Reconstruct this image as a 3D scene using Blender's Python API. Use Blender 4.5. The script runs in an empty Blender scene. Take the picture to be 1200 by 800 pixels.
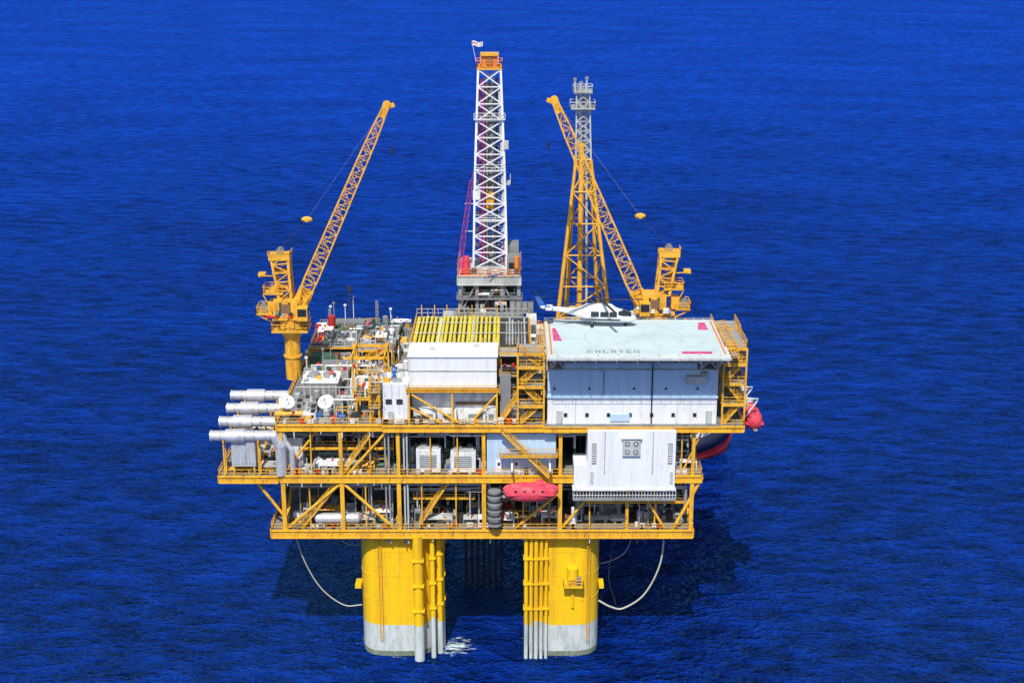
import bpy, math, random
from mathutils import Vector, Matrix
V=Vector
scene=bpy.context.scene
# ------------------------------------------------------------------ materials
MATS={}
def mat(name,col,rough=.5,metal=0.,dirt=.3,dcol=(.12,.09,.06),scale=.5,streak=.3,spec=.5,speck=0.,scol=(.10,.05,.03)):
    m=bpy.data.materials.new(name); m.use_nodes=True
    nt=m.node_tree; N=nt.nodes; L=nt.links
    b=N['Principled BSDF']; b.inputs['Roughness'].default_value=rough; b.inputs['Metallic'].default_value=metal
    b.inputs['Specular IOR Level'].default_value=spec
    g=N.new('ShaderNodeNewGeometry')
    def layer(base,sc,st,lo,hi,amt,dc,det):
        mp=N.new('ShaderNodeMapping'); mp.inputs['Scale'].default_value=(1,1,st)
        n1=N.new('ShaderNodeTexNoise'); n1.inputs['Scale'].default_value=sc; n1.inputs['Detail'].default_value=det; n1.inputs['Roughness'].default_value=.68
        L.new(g.outputs['Position'],mp.inputs['Vector']); L.new(mp.outputs[0],n1.inputs['Vector'])
        r=N.new('ShaderNodeMapRange'); r.inputs[1].default_value=lo; r.inputs[2].default_value=hi; r.inputs[3].default_value=0; r.inputs[4].default_value=amt
        L.new(n1.outputs['Fac'],r.inputs[0])
        mx=N.new('ShaderNodeMix'); mx.data_type='RGBA'
        if isinstance(base,tuple): mx.inputs[6].default_value=(*base,1)
        else: L.new(base,mx.inputs[6])
        mx.inputs[7].default_value=(*dc,1); L.new(r.outputs[0],mx.inputs[0]); return mx.outputs[2]
    c=layer(col,scale,streak,.46,.72,dirt,dcol,5)
    if speck>0: c=layer(c,3.2,.28,.60,.70,speck,scol,2)
    L.new(c,b.inputs['Base Color'])
    MATS[name]=m; return m
mat('yellow',(.82,.43,.025),.45,dirt=.6,dcol=(.28,.11,.03),scale=.8,speck=.7)
mat('yellow_crane',(.80,.42,.035),.45,dirt=.6,dcol=(.35,.15,.03),scale=.8,streak=.6,speck=.6)
mat('yellow_hull',(.90,.54,.008),.5,dirt=.6,dcol=(.50,.24,.02),scale=.5,streak=.10,spec=.3,speck=.3,scol=(.35,.16,.02))
mat('white',(.74,.75,.76),.5,dirt=.6,dcol=(.34,.28,.22),streak=.12,scale=.9,speck=.6,scol=(.20,.14,.10))
mat('white_clean',(.76,.775,.79),.5,dirt=.40,dcol=(.46,.43,.39),streak=.08,scale=1.1,speck=.25,scol=(.30,.24,.18))
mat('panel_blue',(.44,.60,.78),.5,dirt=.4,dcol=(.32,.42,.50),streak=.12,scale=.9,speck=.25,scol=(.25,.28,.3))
mat('splash_grey',(.58,.62,.58),.6,dirt=.8,dcol=(.28,.31,.25),scale=1.0,streak=.2,speck=.4,scol=(.2,.2,.14))
mat('waterline_growth',(.16,.19,.12),.8,dirt=.8,dcol=(.35,.37,.30),scale=1.6,streak=.5)
mat('deck_grey',(.19,.20,.19),.8,dirt=.8,dcol=(.08,.06,.04),scale=.5,streak=1)
mat('steel',(.36,.37,.37),.45,metal=.2,dirt=.5)
mat('silver',(.70,.72,.74),.34,metal=.45,dirt=.5,dcol=(.30,.26,.22),scale=.9,speck=.4)
mat('grey_light',(.47,.49,.48),.6,dirt=.55,speck=.4)
mat('grey_mid',(.21,.22,.22),.6,dirt=.5)
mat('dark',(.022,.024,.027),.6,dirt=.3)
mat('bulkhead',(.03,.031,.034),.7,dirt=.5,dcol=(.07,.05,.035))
mat('glass',(.02,.03,.04),.1,dirt=0.)
mat('red',(.52,.02,.015),.5,dirt=.3)
mat('crimson',(.66,.05,.085),.6,dirt=.6,dcol=(.72,.24,.24),scale=1.2,streak=1,spec=.2)
mat('magenta',(.58,.03,.17),.6,dirt=.5,dcol=(.6,.4,.45),scale=1.2)
mat('purple',(.28,.04,.24),.5,dirt=.2)
mat('green',(.04,.13,.08),.55,dirt=.4)
mat('navy',(.01,.015,.04),.4,dirt=.2)
mat('blue',(.03,.12,.4),.5,dirt=.2)
mat('orange',(.75,.22,.03),.5,dirt=.3)
mat('brown',(.22,.12,.06),.8,dirt=.5)
mat('helideck_paint',(.50,.60,.61),.8,dirt=.7,dcol=(.36,.43,.43),scale=.3,streak=1,spec=.15,speck=.25,scol=(.25,.28,.28))
mat('helideck_faded',(.42,.50,.52),.8,dirt=.9,dcol=(.50,.60,.61),scale=.6,streak=1,spec=.15)
mat('pipe_yellow',(.76,.62,.05),.45,dirt=.6,dcol=(.28,.28,.08),scale=.8,streak=1)
mat('hose',(.46,.45,.36),.6,dirt=.3)
mat('black',(.015,.015,.017),.5,dirt=0.)

# ------------------------------------------------------------------ mesh builder
class MB:
    def __init__(s): s.v=[];s.f=[];s.m=[];s.s=[]
    def add(s,vs,fs,m,sm=False):
        o=len(s.v); s.v+= [tuple(p) for p in vs]
        for f in fs: s.f.append([i+o for i in f]); s.m.append(m); s.s.append(sm)
    def box(s,x0,x1,y0,y1,z0,z1,m):
        s.add([(x0,y0,z0),(x1,y0,z0),(x1,y1,z0),(x0,y1,z0),(x0,y0,z1),(x1,y0,z1),(x1,y1,z1),(x0,y1,z1)],
              [(0,3,2,1),(4,5,6,7),(0,1,5,4),(1,2,6,5),(2,3,7,6),(3,0,4,7)],m)
    def beam(s,p1,p2,w,h,m):
        p1=V(p1);p2=V(p2);d=(p2-p1)
        if d.length<1e-4:return
        d.normalize(); up=V((0,0,1)) if abs(d.z)<.95 else V((0,1,0))
        a=d.cross(up).normalized()*w/2; b=a.cross(d).normalized()*h/2
        vs=[p+q for p in (p1,p2) for q in (-a-b,a-b,a+b,-a+b)]
        s.add(vs,[(0,1,2,3),(7,6,5,4),(0,4,5,1),(1,5,6,2),(2,6,7,3),(3,7,4,0)],m)
    def cyl(s,p1,p2,r,m,n=10,r2=None,caps=True):
        p1=V(p1);p2=V(p2);d=(p2-p1)
        if d.length<1e-4:return
        d.normalize(); r2=r if r2 is None else r2
        up=V((0,0,1)) if abs(d.z)<.95 else V((0,1,0))
        a=d.cross(up).normalized(); b=d.cross(a).normalized()
        ring=[a*math.cos(2*math.pi*i/n)+b*math.sin(2*math.pi*i/n) for i in range(n)]
        A=[p1+q*r for q in ring]; B=[p2+q*r2 for q in ring]
        s.add(A+B,[(i,(i+1)%n,n+(i+1)%n,n+i) for i in range(n)],m,n>5)
        if caps:
            s.add(A,[list(range(n))[::-1]],m); s.add(B,[list(range(n))],m)
    def pipe(s,pts,r,m,n=8):
        for i in range(len(pts)-1):
            s.cyl(pts[i],pts[i+1],r,m,n)
        for p in pts[1:-1]: s.ell(p,(r*1.02,)*3,m,8,5)
    def ell(s,c,r,m,n=12,k=7):
        vs=[];fs=[]
        for j in range(k+1):
            ph=-math.pi/2+math.pi*j/k
            for i in range(n):
                t=2*math.pi*i/n
                vs.append((c[0]+r[0]*math.cos(ph)*math.cos(t),c[1]+r[1]*math.cos(ph)*math.sin(t),c[2]+r[2]*math.sin(ph)))
        for j in range(k):
            for i in range(n):
                fs.append((j*n+i,j*n+(i+1)%n,(j+1)*n+(i+1)%n,(j+1)*n+i))
        s.add(vs,fs,m,True)
    def loft(s,secs,m,caps=True,sm=True):
        n=len(secs[0]); vs=[p for q in secs for p in q]
        fs=[(j*n+i,j*n+(i+1)%n,(j+1)*n+(i+1)%n,(j+1)*n+i) for j in range(len(secs)-1) for i in range(n)]
        s.add(vs,fs,m,sm)
        if caps: s.add(secs[0],[list(range(n))[::-1]],m); s.add(secs[-1],[list(range(n))],m)
    def rail(s,pts,m='yellow',h=1.15,step=1.8,t=.075):
        for i in range(len(pts)-1):
            a=V(pts[i]);b=V(pts[i+1]);L=(b-a).length;k=max(1,round(L/step))
            for j in range(k+1):
                p=a+(b-a)*j/k; s.beam(p,p+V((0,0,h)),t,t,m)
            for hh in (h,h*.55): s.beam(a+V((0,0,hh)),b+V((0,0,hh)),t,t,m)
            s.beam(a+V((0,0,.1)),b+V((0,0,.1)),t*.6,.18,m)
    def stair(s,p1,p2,w,m='yellow'):
        p1=V(p1);p2=V(p2);d=p2-p1;hd=V((d.x,d.y,0)).normalized();sd=V((-hd.y,hd.x,0))*w/2
        for q in (sd,-sd):
            s.beam(p1+q,p2+q,.1,.3,m)
            s.beam(p1+q+V((0,0,1.1)),p2+q+V((0,0,1.1)),.08,.08,m)
            s.beam(p1+q+V((0,0,.6)),p2+q+V((0,0,.6)),.06,.06,m)
            for j in range(5):
                p=p1+q+d*(j/4); s.beam(p,p+V((0,0,1.1)),.07,.07,m)
        k=max(3,int(abs(d.z)/.3))
        for j in range(k):
            p=p1+d*((j+.5)/k); s.beam(p-sd,p+sd,.25,.05,'steel')
    def lattice(s,p1,p2,st,nb,rc,rb,m,up=(0,1,0),m2=None,xb=False):
        p1=V(p1);p2=V(p2);d=(p2-p1).normalized();a=d.cross(V(up)).normalized();b=d.cross(a).normalized()
        def wh(t):
            for i in range(len(st)-1):
                if t<=st[i+1][0]+1e-9:
                    u=(t-st[i][0])/(st[i+1][0]-st[i][0]); return [st[i][k]+(st[i+1][k]-st[i][k])*u for k in (1,2)]
            return st[-1][1:]
        S=[]
        for j in range(nb+1):
            t=j/nb; w,h=wh(t); c=p1+(p2-p1)*t
            S.append([c+a*w/2*i+b*h/2*k for i,k in ((-1,-1),(1,-1),(1,1),(-1,1))])
        m2=m2 or m
        for j in range(nb):
            for i in range(4):
                s.beam(S[j][i],S[j+1][i],rc,rc,m)
                k=(i+1)%4
                s.beam(S[j][i],S[j][k],rb,rb,m2)
                if xb or (j+i)%2==0: s.beam(S[j][i],S[j+1][k],rb,rb,m2)
                if xb or (j+i)%2==1: s.beam(S[j][k],S[j+1][i],rb,rb,m2)
        for i in range(4): s.beam(S[nb][i],S[nb][(i+1)%4],rb,rb,m2)
        return S
    def girder(s,p1,p2,h,m='yellow',fl=.5,step=1.9):
        p1=V(p1);p2=V(p2);z=V((0,0,1))
        s.beam(p1-z*h/2,p2-z*h/2,.12,h-.16,m)
        s.beam(p1-z*.04,p2-z*.04,fl,.1,m); s.beam(p1-z*(h-.04),p2-z*(h-.04),fl,.1,m)
        L=(p2-p1).length;k=max(1,int(L/step))
        for j in range(k+1):
            p=p1+(p2-p1)*(j/k); d=(p2-p1).normalized()
            s.beam(p-d*.04-z*h/2,p+d*.04-z*h/2,fl*.8,h-.18,m)
    def build(s,name,parent=None,loc=(0,0,0),rot=(0,0,0)):
        me=bpy.data.meshes.new(name); me.from_pydata(s.v,[],s.f)
        names=[];idx={}
        for m in s.m:
            if m not in idx: idx[m]=len(names);names.append(m);me.materials.append(MATS[m])
        me.polygons.foreach_set('material_index',[idx[m] for m in s.m])
        me.polygons.foreach_set('use_smooth',s.s); me.update()
        o=bpy.data.objects.new(name,me); scene.collection.objects.link(o)
        o.location=loc;o.rotation_euler=rot
        if parent:o.parent=parent
        return o
def empty(name,loc=(0,0,0),rot=(0,0,0)):
    o=bpy.data.objects.new(name,None);o.location=loc;o.rotation_euler=rot;o.empty_display_size=1;scene.collection.objects.link(o);return o

# ------------------------------------------------------------------ equipment clutter
PAL=['grey_light','white','steel','silver','grey_mid','white','grey_light','dark']
def equip(mb,x,y,z,R,s=1.,pal=PAL):
    t=R.random(); c=R.choice(pal)
    if t<.22:
        w,d,h=R.uniform(1.6,3.2)*s,R.uniform(1.4,2.4)*s,R.uniform(1.2,2.4)*s
        mb.box(x-w/2-.2,x+w/2+.2,y-d/2-.2,y+d/2+.2,z+.01,z+.25,'grey_mid')
        mb.box(x-w/2,x+w/2,y-d/2,y+d/2,z+.25,z+h,c)
        mb.box(x-w/2+.15,x-w/2+w*.4,y-d/2-.06,y-d/2+.1,z+.5,z+h-.3,'grey_mid' if c!='grey_mid' else 'dark')
        mb.box(x+w*.1,x+w*.35,y-d/2-.07,y-d/2+.1,z+.6,z+h-.25,'dark')
        mb.cyl((x-w*.2,y,z+h),(x-w*.2,y,z+h+R.uniform(.3,.9)),.3,'silver')
        mb.box(x+w*.1,x+w*.4,y-d*.3,y+d*.3,z+h,z+h+.3,'dark')
    elif t<.36:
        L=R.uniform(2.2,4.5)*s;r=R.uniform(.4,.75)*s;zz=z+r+.5
        ax=V((1,0,0)) if R.random()<.7 else V((0,1,0)); p=V((x,y,zz))
        mb.cyl(p-ax*L/2,p+ax*L/2,r,c,14)
        for q in (-1,1): mb.ell(p+ax*q*L/2,(r*.6 if ax.x else r,r*.6 if ax.y else r,r),c)
        for q in (-.3,.3):
            pp=p+ax*q*L; mb.box(pp.x-.25,pp.x+.25,pp.y-.25,pp.y+.25,z+.01,zz,'grey_mid')
        mb.cyl(p+V((0,0,r*.8)),p+V((0,0,r+.5)),.18,'steel')
    elif t<.48:
        r=R.uniform(.35,.7)*s;h=R.uniform(1.8,3.2)*s
        mb.cyl((x,y,z),(x,y,z+h),r,c,14);mb.ell((x,y,z+h),(r,r,r*.5),c)
        mb.cyl((x,y,z+h*.5),(x,y,z+h*.5+.12),r+.08,'grey_mid',14)
        mb.pipe([(x+r,y,z+.4),(x+r+.7,y,z+.4),(x+r+.7,y,z+h+.4)],.1,'silver',6)
    elif t<.76:
        k=R.randint(3,6);L=R.uniform(2.5,5)*s;h=R.uniform(.6,1.8);cc=R.choice(['silver','steel','grey_light','white','yellow'])
        for i in range(k):
            yy=y+(i-k/2)*.42;r=R.uniform(.09,.17)
            mb.pipe([(x-L/2,yy,z),(x-L/2,yy,z+h+i*.05),(x+L/2,yy,z+h+i*.05),(x+L/2,yy,z)],r,cc,6)
            if R.random()<.7:
                xv=x+R.uniform(-L*.3,L*.3); mb.cyl((xv-.18,yy,z+h+i*.05),(xv+.18,yy,z+h+i*.05),r*2,R.choice(['red','grey_mid','yellow','steel']),8)
                mb.cyl((xv,yy,z+h),(xv,yy,z+h+.65),.05,'steel',5);mb.cyl((xv,yy,z+h+.6),(xv,yy,z+h+.66),.22,'red' if R.random()<.4 else 'steel',8)
    elif t<.88:
        k=R.randint(2,4);h=R.uniform(1.6,2.3)
        for i in range(k):
            xx=x+i*1.05; hh=h+R.uniform(-.15,.1)
            mb.box(xx,xx+.95,y,y+.8,z+.01,z+hh,c);mb.box(xx+.12,xx+.82,y-.03,y+.1,z+hh*.45,z+hh-.15,'grey_mid' if c!='grey_mid' else 'steel')
    else:
        for a in (-1,1):
            for b in (-1,1): mb.beam((x+a,y+b*.8,z),(x+a,y+b*.8,z+2),.12,.12,'yellow')
        for b in (-1,1): mb.beam((x-1,y+b*.8,z+2),(x+1,y+b*.8,z+2),.12,.12,'yellow')
        for a in (-1,1): mb.beam((x+a,y-.8,z+2),(x+a,y+.8,z+2),.12,.12,'yellow')
        mb.cyl((x-.7,y,z+.7),(x+.5,y,z+.7),.38,R.choice(['green','blue','grey_light','red']),12)
        mb.box(x-.9,x+.9,y-.5,y+.5,z+.01,z+.25,'steel')
def clutter(mb,x0,x1,y0,y1,z,n,seed,s=1.,pal=PAL):
    R=random.Random(seed)
    nx=max(1,round(math.sqrt(n*(x1-x0)/(y1-y0))));ny=max(1,round(n/nx))
    for i in range(nx):
        for j in range(ny):
            equip(mb,x0+(i+.5+R.uniform(-.25,.25))*(x1-x0)/nx,y0+(j+.5+R.uniform(-.25,.25))*(y1-y0)/ny,z,R,s,pal)
def bits(mb,x0,x1,y0,y1,z,n,seed,hmax=1.2):
    R=random.Random(seed)
    for i in range(n):
        x=R.uniform(x0,x1);y=R.uniform(y0,y1);t=R.random();c=R.choice(['white','red','yellow','blue','grey_light','dark','green','white','steel','orange'])
        if t<.35: mb.cyl((x,y,z),(x,y,z+R.uniform(.6,1)),.3,c,10)
        elif t<.75:
            w=R.uniform(.2,.8);d=R.uniform(.2,.6);mb.box(x-w,x+w,y-d,y+d,z+.01,z+R.uniform(.3,hmax),c)
        elif t<.85: mb.cyl((x-.3,y,z+.6),(x+.3,y,z+.6),.6,c,12)
        else:
            L=R.uniform(1,4);mb.cyl((x,y,z+.15),(x+L*R.uniform(-1,1),y+L*R.uniform(-.6,.6),z+.15),.1,c,6)
def container(mb,x0,x1,y0,y1,z,h,m):
    mb.box(x0,x1,y0,y1,z+.02,z+h,m)
    k=int((x1-x0)/.45)
    for i in range(k+1):
        x=x0+(x1-x0)*i/k; mb.box(x-.08,x+.08,y0-.06,y0+.05,z+.15,z+h-.12,m)
    for x in (x0,x1):
        for y in (y0,y1): mb.box(x-.09,x+.09,y-.09,y+.09,z,z+h+.03,m)

# ------------------------------------------------------------------ OIL PLATFORM
plat=empty('oil_platform')
def superring(cx,cy,z,a,n=48,e=3.4):
    o=[]
    for i in range(n):
        t=2*math.pi*i/n;c=math.cos(t);s=math.sin(t)
        o.append((cx+a*math.copysign(abs(c)**(2/e),c),cy+a*math.copysign(abs(s)**(2/e),s),z))
    return o
hull=MB()
CXL,CXR=-18.9,8.3
for cx,cy in ((CXL,7.6),(CXR,7.6),(CXL,48),(CXR,48)):
    a=6.2
    hull.loft([superring(cx,cy,-20,a),superring(cx,cy,.9,a)],'waterline_growth')
    hull.loft([superring(cx,cy,.9,a+.002),superring(cx,cy,5.7,a+.002)],'splash_grey')
    hull.loft([superring(cx,cy,5.7,a+.004),superring(cx,cy,22.3,a+.004)],'yellow_hull')
    for z in (10.2,14.6,19): hull.loft([superring(cx,cy,z,a+.05),superring(cx,cy,z+.08,a+.05)],'yellow_hull')
    hull.loft([superring(cx,cy,20.8,a+.1),superring(cx,cy,22.3,a+1.0)],'yellow_hull')
def riser(x,y,r,zs=6.,top=22.5,m='yellow_hull'):
    hull.cyl((x,y,-15),(x,y,zs),r,'splash_grey',12); hull.cyl((x,y,zs),(x,y,top),r,m,12)
    for z in (9,13.5,18): hull.box(x-r-.12,x+r+.12,y-r-.1,y+r+.9,z,z+.25,m)
for x,r in ((2.3,.33),(3.15,.3),(3.95,.36),(4.8,.3),(5.6,.26)): riser(x,.7,r,6+ (x%1))
riser(-15.3,.2,.85,6.5);riser(-13.0,1.0,.42,7.5);riser(-12.0,2.6,.5,6);riser(-11.6,4.4,.4,5)
hull.box(8.4,11.6,-.2,1.5,13.2,13.5,'yellow_hull');hull.rail([(8.4,1.2,13.5),(8.4,-.2,13.5),(11.6,-.2,13.5),(11.6,1.2,13.5)])
hull.cyl((9.9,.9,13.5),(9.9,.9,16.4),.9,'yellow_hull',14);hull.box(9.2,10.4,-.1,.5,13.6,14.8,'yellow');hull.box(10.6,11.3,.1,.7,13.6,14.9,'grey_mid')
hull.cyl((10,1.3,9),(10,1.3,13.2),.25,'yellow_hull')
hull.box(-26.0,-25,3,5.5,11.6,12.2,'yellow_hull');hull.box(14.4,15.2,3,5.5,11.6,12.2,'yellow_hull')
for x in (-21.6,12.5):
    for q in (-.25,.25): hull.beam((x+q,1.15,3),(x+q,1.15,22),.07,.07,'yellow')
    for i in range(60): hull.beam((x-.25,1.15,3.2+i*.31),(x+.25,1.15,3.2+i*.31),.05,.05,'yellow')
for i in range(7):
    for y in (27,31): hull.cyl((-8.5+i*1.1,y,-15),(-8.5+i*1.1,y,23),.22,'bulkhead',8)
hull.build('hull_columns_and_risers',plat)
ho=MB()
def catpts(P,k=8):
    o=[];P=[V(p) for p in P];P=[P[0]*2-P[1]]+P+[P[-1]*2-P[-2]]
    for i in range(1,len(P)-2):
        for j in range(k):
            t=j/k;a,b,c,d=P[i-1:i+3]
            o.append(.5*((2*b)+(c-a)*t+(2*a-5*b+4*c-d)*t*t+(3*b-a-3*c+d)*t**3))
    o.append(P[-2]);return o
def hose(P,r,m='hose'):
    q=catpts(P)
    for i in range(len(q)-1): ho.cyl(q[i],q[i+1],r,m,6,caps=False)
hose([(-35.7,3,22.2),(-34.2,3,16.6),(-31.6,3,11.6),(-28,3,8.6),(-25,3.4,8.4)],.1)
hose([(25,3,22.2),(24.4,3,16),(22,3,10.6),(18.6,3,8),(16.5,3,8.2),(14.4,3.4,9.2)],.16)
hose([(20.5,6,22.2),(19,6,17),(16,6,15),(14,5.4,15)],.08,'steel')
hose([(17,3,22.2),(16,3,14),(17.3,3,8.6)],.07,'dark')
hose([(-30,6,22.2),(-28,6,18.6),(-24.4,6,18)],.08,'steel')
ho.build('hoses',plat)

# decks -------------------------------------------------------------
dk=MB()
YB=56
def deck(x0,x1,y0,y1,z,h=1.2,rail=True,m='deck_grey'):
    dk.box(x0+.05,x1-.05,y0+.05,y1-.05,z-.25,z,m)
    zz=z-.02
    for a,b in (((x0,y0),(x1,y0)),((x0,y1),(x1,y1)),((x0,y0+.3),(x0,y1-.3)),((x1,y0+.3),(x1,y1-.3))):
        dk.girder((a[0],a[1],zz),(b[0],b[1],zz),h)
    k=int((x1-x0)/6)
    for i in range(1,k):
        x=x0+(x1-x0)*i/k; dk.beam((x,y0+.3,z-.26-h/3),(x,y1-.3,z-.26-h/3),.3,h*.6,'grey_mid')
    if rail: dk.rail([(x0,y0,z),(x1,y0,z),(x1,y1,z),(x0,y1,z),(x0,y0,z)])
deck(-38.9,29.2,0,YB,23.4,1.3)
deck(-37,30.3,0.15,YB-.2,32.8,1.1,rail=False)
deck(-46.8,-37.3,-.1,25,32.8,1.1,rail=False)
dk.rail([(-37.3,-.1,32.8),(-46.8,-.1,32.8),(-46.8,25,32.8),(-37.3,25,32.8)])
dk.rail([(-37,.15,32.8),(9.5,.15,32.8)]);dk.rail([(26,.15,32.8),(30.3,.15,32.8),(30.3,YB-.2,32.8)])
deck(-37.2,-20.5,.2,YB,41.4,.95)
deck(-20.4,4.9,-.2,YB-.4,41.38,.95,rail=False)
dk.rail([(-20.4,-.2,41.4),(4.9,-.2,41.4)])
deck(5.0,36.5,-.5,32,41.4,.9,rail=False)
dk.rail([(33,-.5,41.4),(36.5,-.5,41.4),(36.5,32,41.4)])
XS=[-36.6,-27.2,-18.1,-4.5,7.7,18.5,28.8]
for y in (.35,18,37,55):
    for x in XS:
        w=.66 if x!=18.5 else .5
        dk.beam((x,y,22),(x,y,31.5),w,w,'yellow');dk.beam((x,y,32.8),(x,y,40.2),w*.85,w*.85,'yellow')
def br(x0,z0,x1,z1,w=.5,y=.35,m='yellow'): dk.cyl((x0,y,z0),(x1,y,z1),w/2,m,10)
for y in (.4,18,55):
    br(-36.4,23.5,-27.4,31.4,.5,y);br(-27.0,31.4,-19,23.6,.5,y);br(.5,23.6,7.4,29.6,.45,y);br(8,23.6,14,31.4,.45,y)
    br(20,31.4,24.6,23.6,.45,y);br(26,23.5,30.4,32.4,.55,y);br(-26.2,33,-20,40.1,.45,y);br(-36.4,33,-31,40.1,.4,y+1)
    br(27,33,30,40,.3,y)
for y in (1,12,23): br(-41,31.5,-36.8,25.5,.5,y)
for y0,y1 in ((.4,18),(18,37),(37,55)):
    for x in (-36.6,28.8):
        dk.cyl((x,y0,23.5),(x,y1,31.4),.28,'yellow');dk.cyl((x,y1,33),(x,y0,40.1),.25,'yellow')
for x in (-32.5,-23.5,-14.5,-9,1.8,12.5,23): dk.beam((x,.6,23.4),(x,.6,31.5),.2,.2,'yellow')
for x in (-32,-22.6,-13,-8.7,27): dk.beam((x,.6,32.8),(x,.6,40.2),.2,.2,'yellow')
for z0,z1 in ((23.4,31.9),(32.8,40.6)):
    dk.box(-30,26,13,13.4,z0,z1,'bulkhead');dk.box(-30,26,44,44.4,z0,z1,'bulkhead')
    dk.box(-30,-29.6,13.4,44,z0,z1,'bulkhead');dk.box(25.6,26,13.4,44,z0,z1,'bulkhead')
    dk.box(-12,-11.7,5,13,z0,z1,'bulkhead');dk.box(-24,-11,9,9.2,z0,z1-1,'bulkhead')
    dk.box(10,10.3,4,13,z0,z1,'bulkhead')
Rn=random.Random(3)
for z in (39.2,38.6,30.6,30.0,29.5):
    x=-36
    while x<26:
        L=Rn.uniform(6,16);m=Rn.choice(['silver','steel','grey_light','grey_mid'])
        yy=Rn.uniform(1,4);r=Rn.uniform(.1,.22)
        dk.pipe([(x,yy+3,z),(x,yy,z),(min(x+L,28),yy,z),(min(x+L,28),yy,z-Rn.uniform(1,5))],r,m,7);x+=L*.7
for x in (-20.2,-19.6,-17.2,-16.7): dk.cyl((x,.2+(x%1)*.5,21),(x,.2+(x%1)*.5,41),.16,'steel' if x<-18 else 'grey_light',8)
for x in [Rn.uniform(-35,27) for _ in range(34)]:
    y=Rn.uniform(1.2,7);z=Rn.choice([23.4,32.8]);dk.cyl((x,y,z),(x,y,z+7.4),Rn.uniform(.06,.2),Rn.choice(['silver','steel','grey_mid','yellow','grey_mid']),7)
for x0,x1,z in ((-36,-19,36.6),(-16,-6,28),(12,28,27.3)):
    dk.box(x0,x1,2.6,4,z-.1,z,'steel');dk.beam((x0,2.5,z-.1),(x1,2.5,z-.1),.1,.3,'yellow');dk.rail([(x0,2.6,z),(x1,2.6,z)])
dk.stair((-1.8,-.6,40.9),(5.8,-.6,33),1.0)
dk.box(-2,7.2,-1.3,-.1,36.7,36.85,'steel');dk.rail([(-2,-1.35,36.8),(7.2,-1.35,36.8)])
dk.beam((-2,-1.3,36.6),(7.2,-1.3,36.6),.12,.25,'yellow')
dk.stair((-34,1,23.5),(-28,1,31),1.0);dk.stair((-10,1.6,31.6),(-15,1.6,23.6),.9)
dk.stair((-27,1,33),(-21.5,1,41),1.0)
for x in (-30,-24,-6,-2,15,20): dk.beam((x,2,22),(x,2,20.9),.3,.3,'grey_mid')
for i in range(80):
    z=Rn.choice([23.4,32.8,41.4]);x=Rn.uniform(-36,4 if z>40 else 28);c=Rn.choice(['white','red','grey_light','orange','grey_mid','white'])
    w=Rn.uniform(.15,.45);dk.box(x-w,x+w,.2,.5,z+.3,z+.5+w*1.6,c)
for i in range(50):
    z=Rn.choice([22.05,31.65,40.4]);x=Rn.uniform(-36,28);dk.cyl((x,.1,z),(x,.1,z-Rn.uniform(.3,1.1)),.1,Rn.choice(['white','dark','steel']),6)
dk.build('deck_structure',plat)

# equipment inside levels ------------------------------------------------
eq=MB()
PI=['grey_mid','steel','dark','grey_light','white','grey_mid','silver']
clutter(eq,-35,-20,1.6,12,23.4,20,1,1,PI);clutter(eq,-17,7,1.6,12,23.4,28,2,1,PI);clutter(eq,9,27.5,1.6,12,23.4,22,3,1,PI)
clutter(eq,-35,-20,1.6,12,32.8,22,4,1,PI);clutter(eq,-17,-5,3.6,12,32.8,14,5,1,PI);clutter(eq,26.5,29.5,1.6,14,32.8,5,6)
clutter(eq,-45.5,-38.3,1.0,23,32.8,18,7,1.1);clutter(eq,-35,-20,4,8,36.6,6,14,.7)
bits(eq,-36,27,.8,6,23.4,70,61);bits(eq,-36,8,.8,6,32.8,50,62);bits(eq,-46,-38,.4,20,32.8,30,63)
eq.cyl((-31.5,1.4,25),(-25,1.4,25),.85,'silver',16);eq.ell((-31.5,1.4,25),(.5,.85,.85),'silver');eq.ell((-25,1.4,25),(.5,.85,.85),'silver')
for x0,x1,zt in ((-15.3,-11.4,36.9),(-9.8,-5.8,36.4)):
    eq.box(x0,x1,.9,3.2,33.1,zt,'white');eq.box(x0+.5,x1-.6,.82,1,34.0,zt-.7,'grey_light')
    for i in range(6): eq.box(x0+.6,x1-.7,.76,.9,34.1+i*.33,34.2+i*.33,'grey_mid')
    eq.box(x0+.3,x1-.3,1.2,2.9,zt,zt+.35,'grey_light')
    eq.cyl((x0+1.2,2,zt+.3),(x0+1.2,2,zt+.7),.6,'steel',14)
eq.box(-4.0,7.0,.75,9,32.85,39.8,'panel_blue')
for i in range(9): eq.box(-3.9+i*1.32,-3.82+i*1.32,.68,.75,33,39.7,'white')
for x in (-2.6,.2,3.8): eq.box(x,x+1.0,.64,.75,33.1,35.3,'white');eq.box(x+.3,x+.7,.6,.66,34.4,34.9,'dark')
eq.cyl((-2.8,-.6,24.6),(-2.8,-.6,30.6),1.05,'grey_mid',20)
for i in range(10): eq.cyl((-2.8,-.6,24.7+i*.6),(-2.8,-.6,24.9+i*.6),1.15,'dark' if i%2 else 'steel',20)
eq.box(-44.6,-40.8,.3,4.3,34.4,39.0,'grey_light')
for i in range(3): eq.box(-44.4+i*1.25,-43.4+i*1.25,.22,.35,34.8,38.6,'silver')
for x in (-44.3,-41.1):
    for y in (.6,4): eq.beam((x,y,32.8),(x,y,34.4),.25,.25,'yellow')
eq.pipe([(-36.4,.6,40),(-36.0,.6,38.5),(-35.0,.6,37),(-35.0,.6,33)],.45,'silver',12)
eq.box(-37.0,-33.6,2.4,5,33,38.4,'white')
eq.build('process_equipment',plat)

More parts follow.
